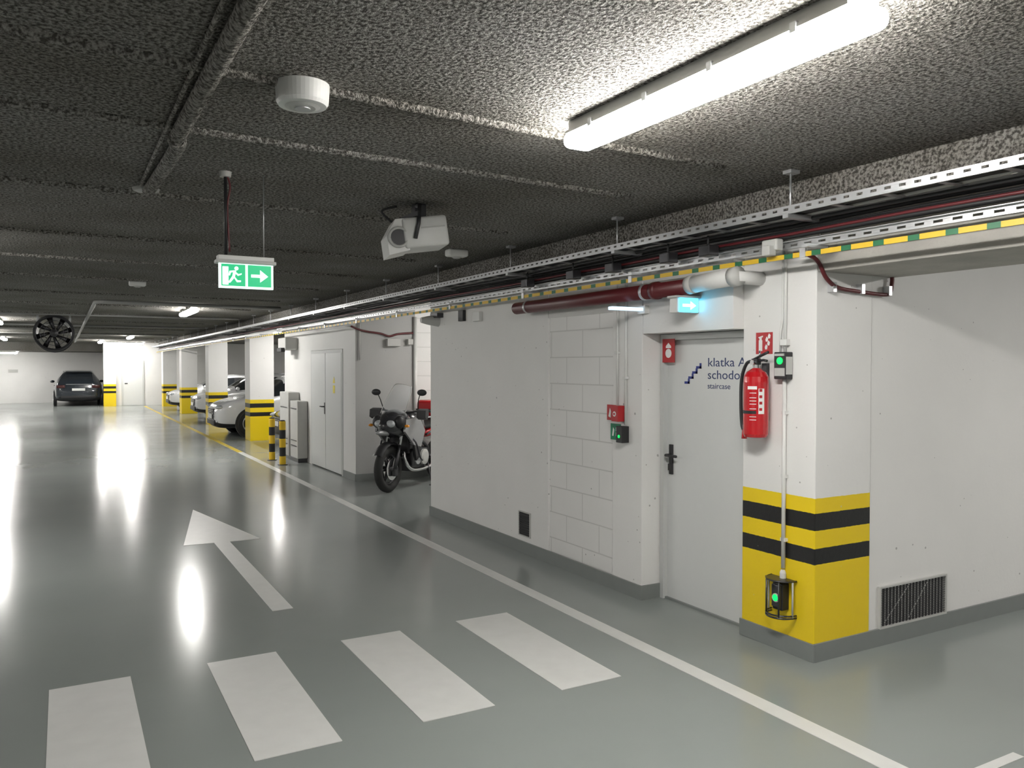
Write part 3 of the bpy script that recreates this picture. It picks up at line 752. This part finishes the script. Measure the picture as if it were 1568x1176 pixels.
# ------------------------------------------------------------ motorcycle
def moto():
    b = B('motorcycle')
    def wheel(x, R_, r, wd):
        b.tube([(x+(R_-r)*math.cos(a*math.pi/18), 0, R_+(R_-r)*math.sin(a*math.pi/18)) for a in range(36)], r, RUBBER, 12, closed=True)
        b.tube([(x+(R_-2*r)*math.cos(a*math.pi/18), 0, R_+(R_-2*r)*math.sin(a*math.pi/18)) for a in range(36)], .02, STEELD, 8, closed=True)
        for k in range(6):
            a = k*math.pi/3
            b.tube([(x, 0, R_), (x+(R_-2*r)*math.cos(a), 0, R_+(R_-2*r)*math.sin(a))], [.03, .014], STEELD, 8)
        b.tube([(x, -.09, R_), (x, .09, R_)], .035, STEELD, 12)
        for sy in (-1, 1): b.lathe([(.07, sy*.06), (.145, sy*.06), (.145, sy*.065), (.07, sy*.065)], CHROME, (x, 0, R_), 'Y', 28)
    wheel(0, .315, .058, .12); wheel(1.45, .315, .078, .17)
    for sy in (-1, 1):
        b.tube([(0, sy*.1, .315), (.13, sy*.1, .62)], .028, STEELD, 12); b.tube([(.13, sy*.1, .62), (.30, sy*.1, 1.02)], .021, CHROME, 12)
        b.box((-.02, sy*.1-.02, .22), (.07, sy*.1+.03, .34), STEELD, .01)
    n = 12; vs = []; fs = []
    for k in range(n+1):
        a = math.radians(20+125*k/n)
        for yy, rr in ((-.075, .335), (-.045, .365), (.0, .372), (.045, .365), (.075, .335)): vs.append((rr*math.cos(a), yy, .315+rr*math.sin(a)))
    for k in range(n):
        for j in range(4): fs.append([k*5+j, k*5+j+1, (k+1)*5+j+1, (k+1)*5+j])
    b.raw(vs, fs, DARKPL, True)
    def loft(secs, m_, sub=2):
        vs = []; fs = []; n = len(secs[0])
        for s_ in secs: vs += s_
        for i in range(len(secs)-1):
            for j in range(n): fs.append([i*n+j, i*n+(j+1) % n, (i+1)*n+(j+1) % n, (i+1)*n+j])
        fs.append(list(range(n))[::-1]); fs.append([(len(secs)-1)*n+j for j in range(n)])
        me = subsurf(vs, fs, [0]*len(fs), [m_], sub); b.mesh(me, [m_]); D.meshes.remove(me)
    def sec(x, w_, z0, z1, wt=.6, wb=.6):
        zm = (z0+z1)/2
        return [(x, -w_*wb, z0), (x, -w_, zm), (x, -w_*wt, z1), (x, w_*wt, z1), (x, w_, zm), (x, w_*wb, z0)]
    loft([sec(-.16, .05, .86, .93), sec(-.08, .15, .78, 1.02), sec(.06, .23, .72, 1.12), sec(.22, .25, .70, 1.13), sec(.36, .22, .76, 1.06)], MDARK)
    loft([sec(-.3, .03, .80, .84), sec(-.18, .06, .78, .86), sec(.0, .08, .74, .84)], SILV)
    for sy in (-1, 1): b.ball((-.085, sy*.085, .93), (.05, .07, .05), HEADL); b.ball((.02, sy*.17, .95), (.08, .07, .09), DARKPL)
    loft([sec(.34, .14, .78, 1.02), sec(.46, .22, .74, 1.10), sec(.64, .23, .72, 1.10, .55), sec(.82, .15, .74, .98), sec(.92, .11, .76, .88)], MDARK)
    amber = mat('amber', (.8, .3, .02), .3)
    for sy in (-1, 1):
        M_ = Matrix.Translation((0, sy*.22+.015, 0)) @ Matrix.Rotation(math.pi/2, 4, 'X')
        b.prism([(.08, .98), (.45, 1.0), (.62, .80), (.50, .58), (.36, .46), (.30, .62), (.18, .72), (.05, .82)], .03, SILV, M_)
        b.prism([(.30, .62), (.50, .58), (.44, .44), (.36, .40)], .035, DARKPL, M_)
        b.tube(smoothpts([(.3, sy*.12, .8), (.28, sy*.27, .66), (.36, sy*.29, .46), (.6, sy*.2, .38)]), .013, STEELD, 8)
        b.prism([(.24, 1.0), (.30, .97), (.34, 1.04), (.33, 1.12), (.25, 1.10)], .14, DARKPL, Matrix.Translation((0, sy*.37+.07, 0)) @ Matrix.Rotation(math.pi/2, 4, 'X'))
        b.tube([(.36, sy*.28, 1.10), (.40, sy*.44, 1.08)], .018, RUBBER, 10)
        b.tube([(.34, sy*.27, 1.10), (.30, sy*.30, 1.24), (.29, sy*.33, 1.31)], .007, DARKPL, 8)
        b.ball((.29, sy*.36, 1.34), (.02, .075, .045), DARKPL); b.ball((.305, sy*.36, 1.34), (.012, .066, .038), CHROME)
        b.ball((.02, sy*.28, .90), (.03, .035, .02), amber); b.tube([(.04, sy*.17, .9), (.03, sy*.27, .9)], .009, DARKPL, 6)
        b.tube([(.3, sy*.08, .9), (.55, sy*.15, .72), (.85, sy*.14, .55), (.9, sy*.14, .38)], .024, STEELD, 8)
        b.tube([(.85, sy*.13, .42), (1.45, sy*.12, .315)], .028, STEELD, 8)
        b.tube([(.85, sy*.13, .72), (1.4, sy*.11, .84)], .016, STEELD, 8)
        b.tube([(.88, sy*.14, .40), (.88, sy*.27, .39)], .013, STEELD, 8)
        b.tube([(1.12, sy*.13, .56), (1.12, sy*.24, .55)], .012, STEELD, 8)
    b.tube([(.40, -.32, 1.09), (.34, -.1, 1.06), (.34, .1, 1.06), (.40, .32, 1.09)], .014, STEELD, 8)
    vs = []; fs = []; nu = 8; nv = 6
    for i in range(nv+1):
        v = i/nv
        for j in range(nu+1):
            u = -1+2*j/nu
            hw = .19*(1-.25*v*v)
            vs.append((.02+.28*v+.10*u*u, u*hw, 1.06+.40*v-.04*u*u*v))
    for i in range(nv):
        for j in range(nu): fs.append([i*(nu+1)+j, i*(nu+1)+j+1, (i+1)*(nu+1)+j+1, (i+1)*(nu+1)+j])
    b.raw(vs, fs, SHIELD, True)
    rim = [vs[i*(nu+1)] for i in range(nv+1)]+[vs[nv*(nu+1)+j] for j in range(nu+1)][1:]+[vs[i*(nu+1)+nu] for i in range(nv, -1, -1)][1:]
    b.tube(rim, .005, GREYPL, 6)
    b.box((.42, -.16, .30), (.86, .16, .56), STEELD, .04, 3)
    for z in range(6): b.box((.36, -.15, .56+z*.03), (.60, .15, .572+z*.03), GREYPL, .003)
    b.box((.38, -.12, .55), (.58, .12, .76), STEELD, .02)
    for sy in (-1, 1): b.lathe([(.11, sy*.15), (.11, sy*.19), (.07, sy*.205)], GREYPL, (.70, 0, .42), 'Y', 24); b.lathe([(.07, sy*.15), (.07, sy*.18)], GALV, (.52, 0, .40), 'Y', 20)
    b.box((.30, -.14, .50), (.35, .14, .80), DARKPL, .008)
    b.prism([(.30, .42), (.42, .24), (.80, .22), (.86, .32), (.40, .34)], .22, STEELD, Matrix.Translation((0, .11, 0)) @ Matrix.Rotation(math.pi/2, 4, 'X'))
    b.tube(smoothpts([(.38, -.06, .6), (.30, -.08, .45), (.42, -.12, .27), (.8, -.15, .25), (1.0, -.19, .32)]), .024, CHROME, 10)
    b.tube([(1.0, -.19, .32), (1.1, -.2, .40), (1.55, -.22, .62)], [.03, .055, .06], STEELD, 14)
    loft([sec(.84, .10, .78, .86), sec(1.0, .15, .78, .87, .8), sec(1.15, .15, .80, .92, .8), sec(1.42, .12, .84, .96, .8)], RUBBER)
    loft([sec(.92, .10, .66, .80), sec(1.1, .15, .66, .82), sec(1.4, .13, .74, .90), sec(1.7, .06, .88, .96)], REDM)
    b.box((1.15, -.2, .96), (1.55, .2, 1.20), REDM, .05, 4); b.box((1.15, -.202, 1.05), (1.55, .202, 1.07), DARKPL)
    b.box((1.66, -.06, .86), (1.70, .06, .92), TAILL, .01)
    b.tube([(.85, -.14, .36), (.80, -.25, .015)], .012, STEELD, 8); b.box((.77, -.29, 0), (.83, -.22, .015), STEELD)
    b.prism([(1.42, .80), (1.68, .60), (1.70, .62), (1.5, .84)], .14, DARKPL, Matrix.Translation((0, .07, 0)) @ Matrix.Rotation(math.pi/2, 4, 'X'))
    return b.finish(loc=(4.05, 10.9, 0), rotz=math.radians(39), scale=1.06)
moto()

# ------------------------------------------------------------ world + camera
w = D.worlds.new('garage_world'); SC.world = w; w.use_nodes = True
w.node_tree.nodes['Background'].inputs[0].default_value = (.5, .5, .5, 1); w.node_tree.nodes['Background'].inputs[1].default_value = .02
cam = D.cameras.new('camera'); co = D.objects.new('camera', cam); SC.collection.objects.link(co)
cam.sensor_width = 36; cam.lens = 36*1234/1568; cam.clip_end = 200
co.location = (0, 0, 1.8); co.rotation_euler = (math.radians(90-1.25), 0, -math.radians(29.14))
SC.camera = co
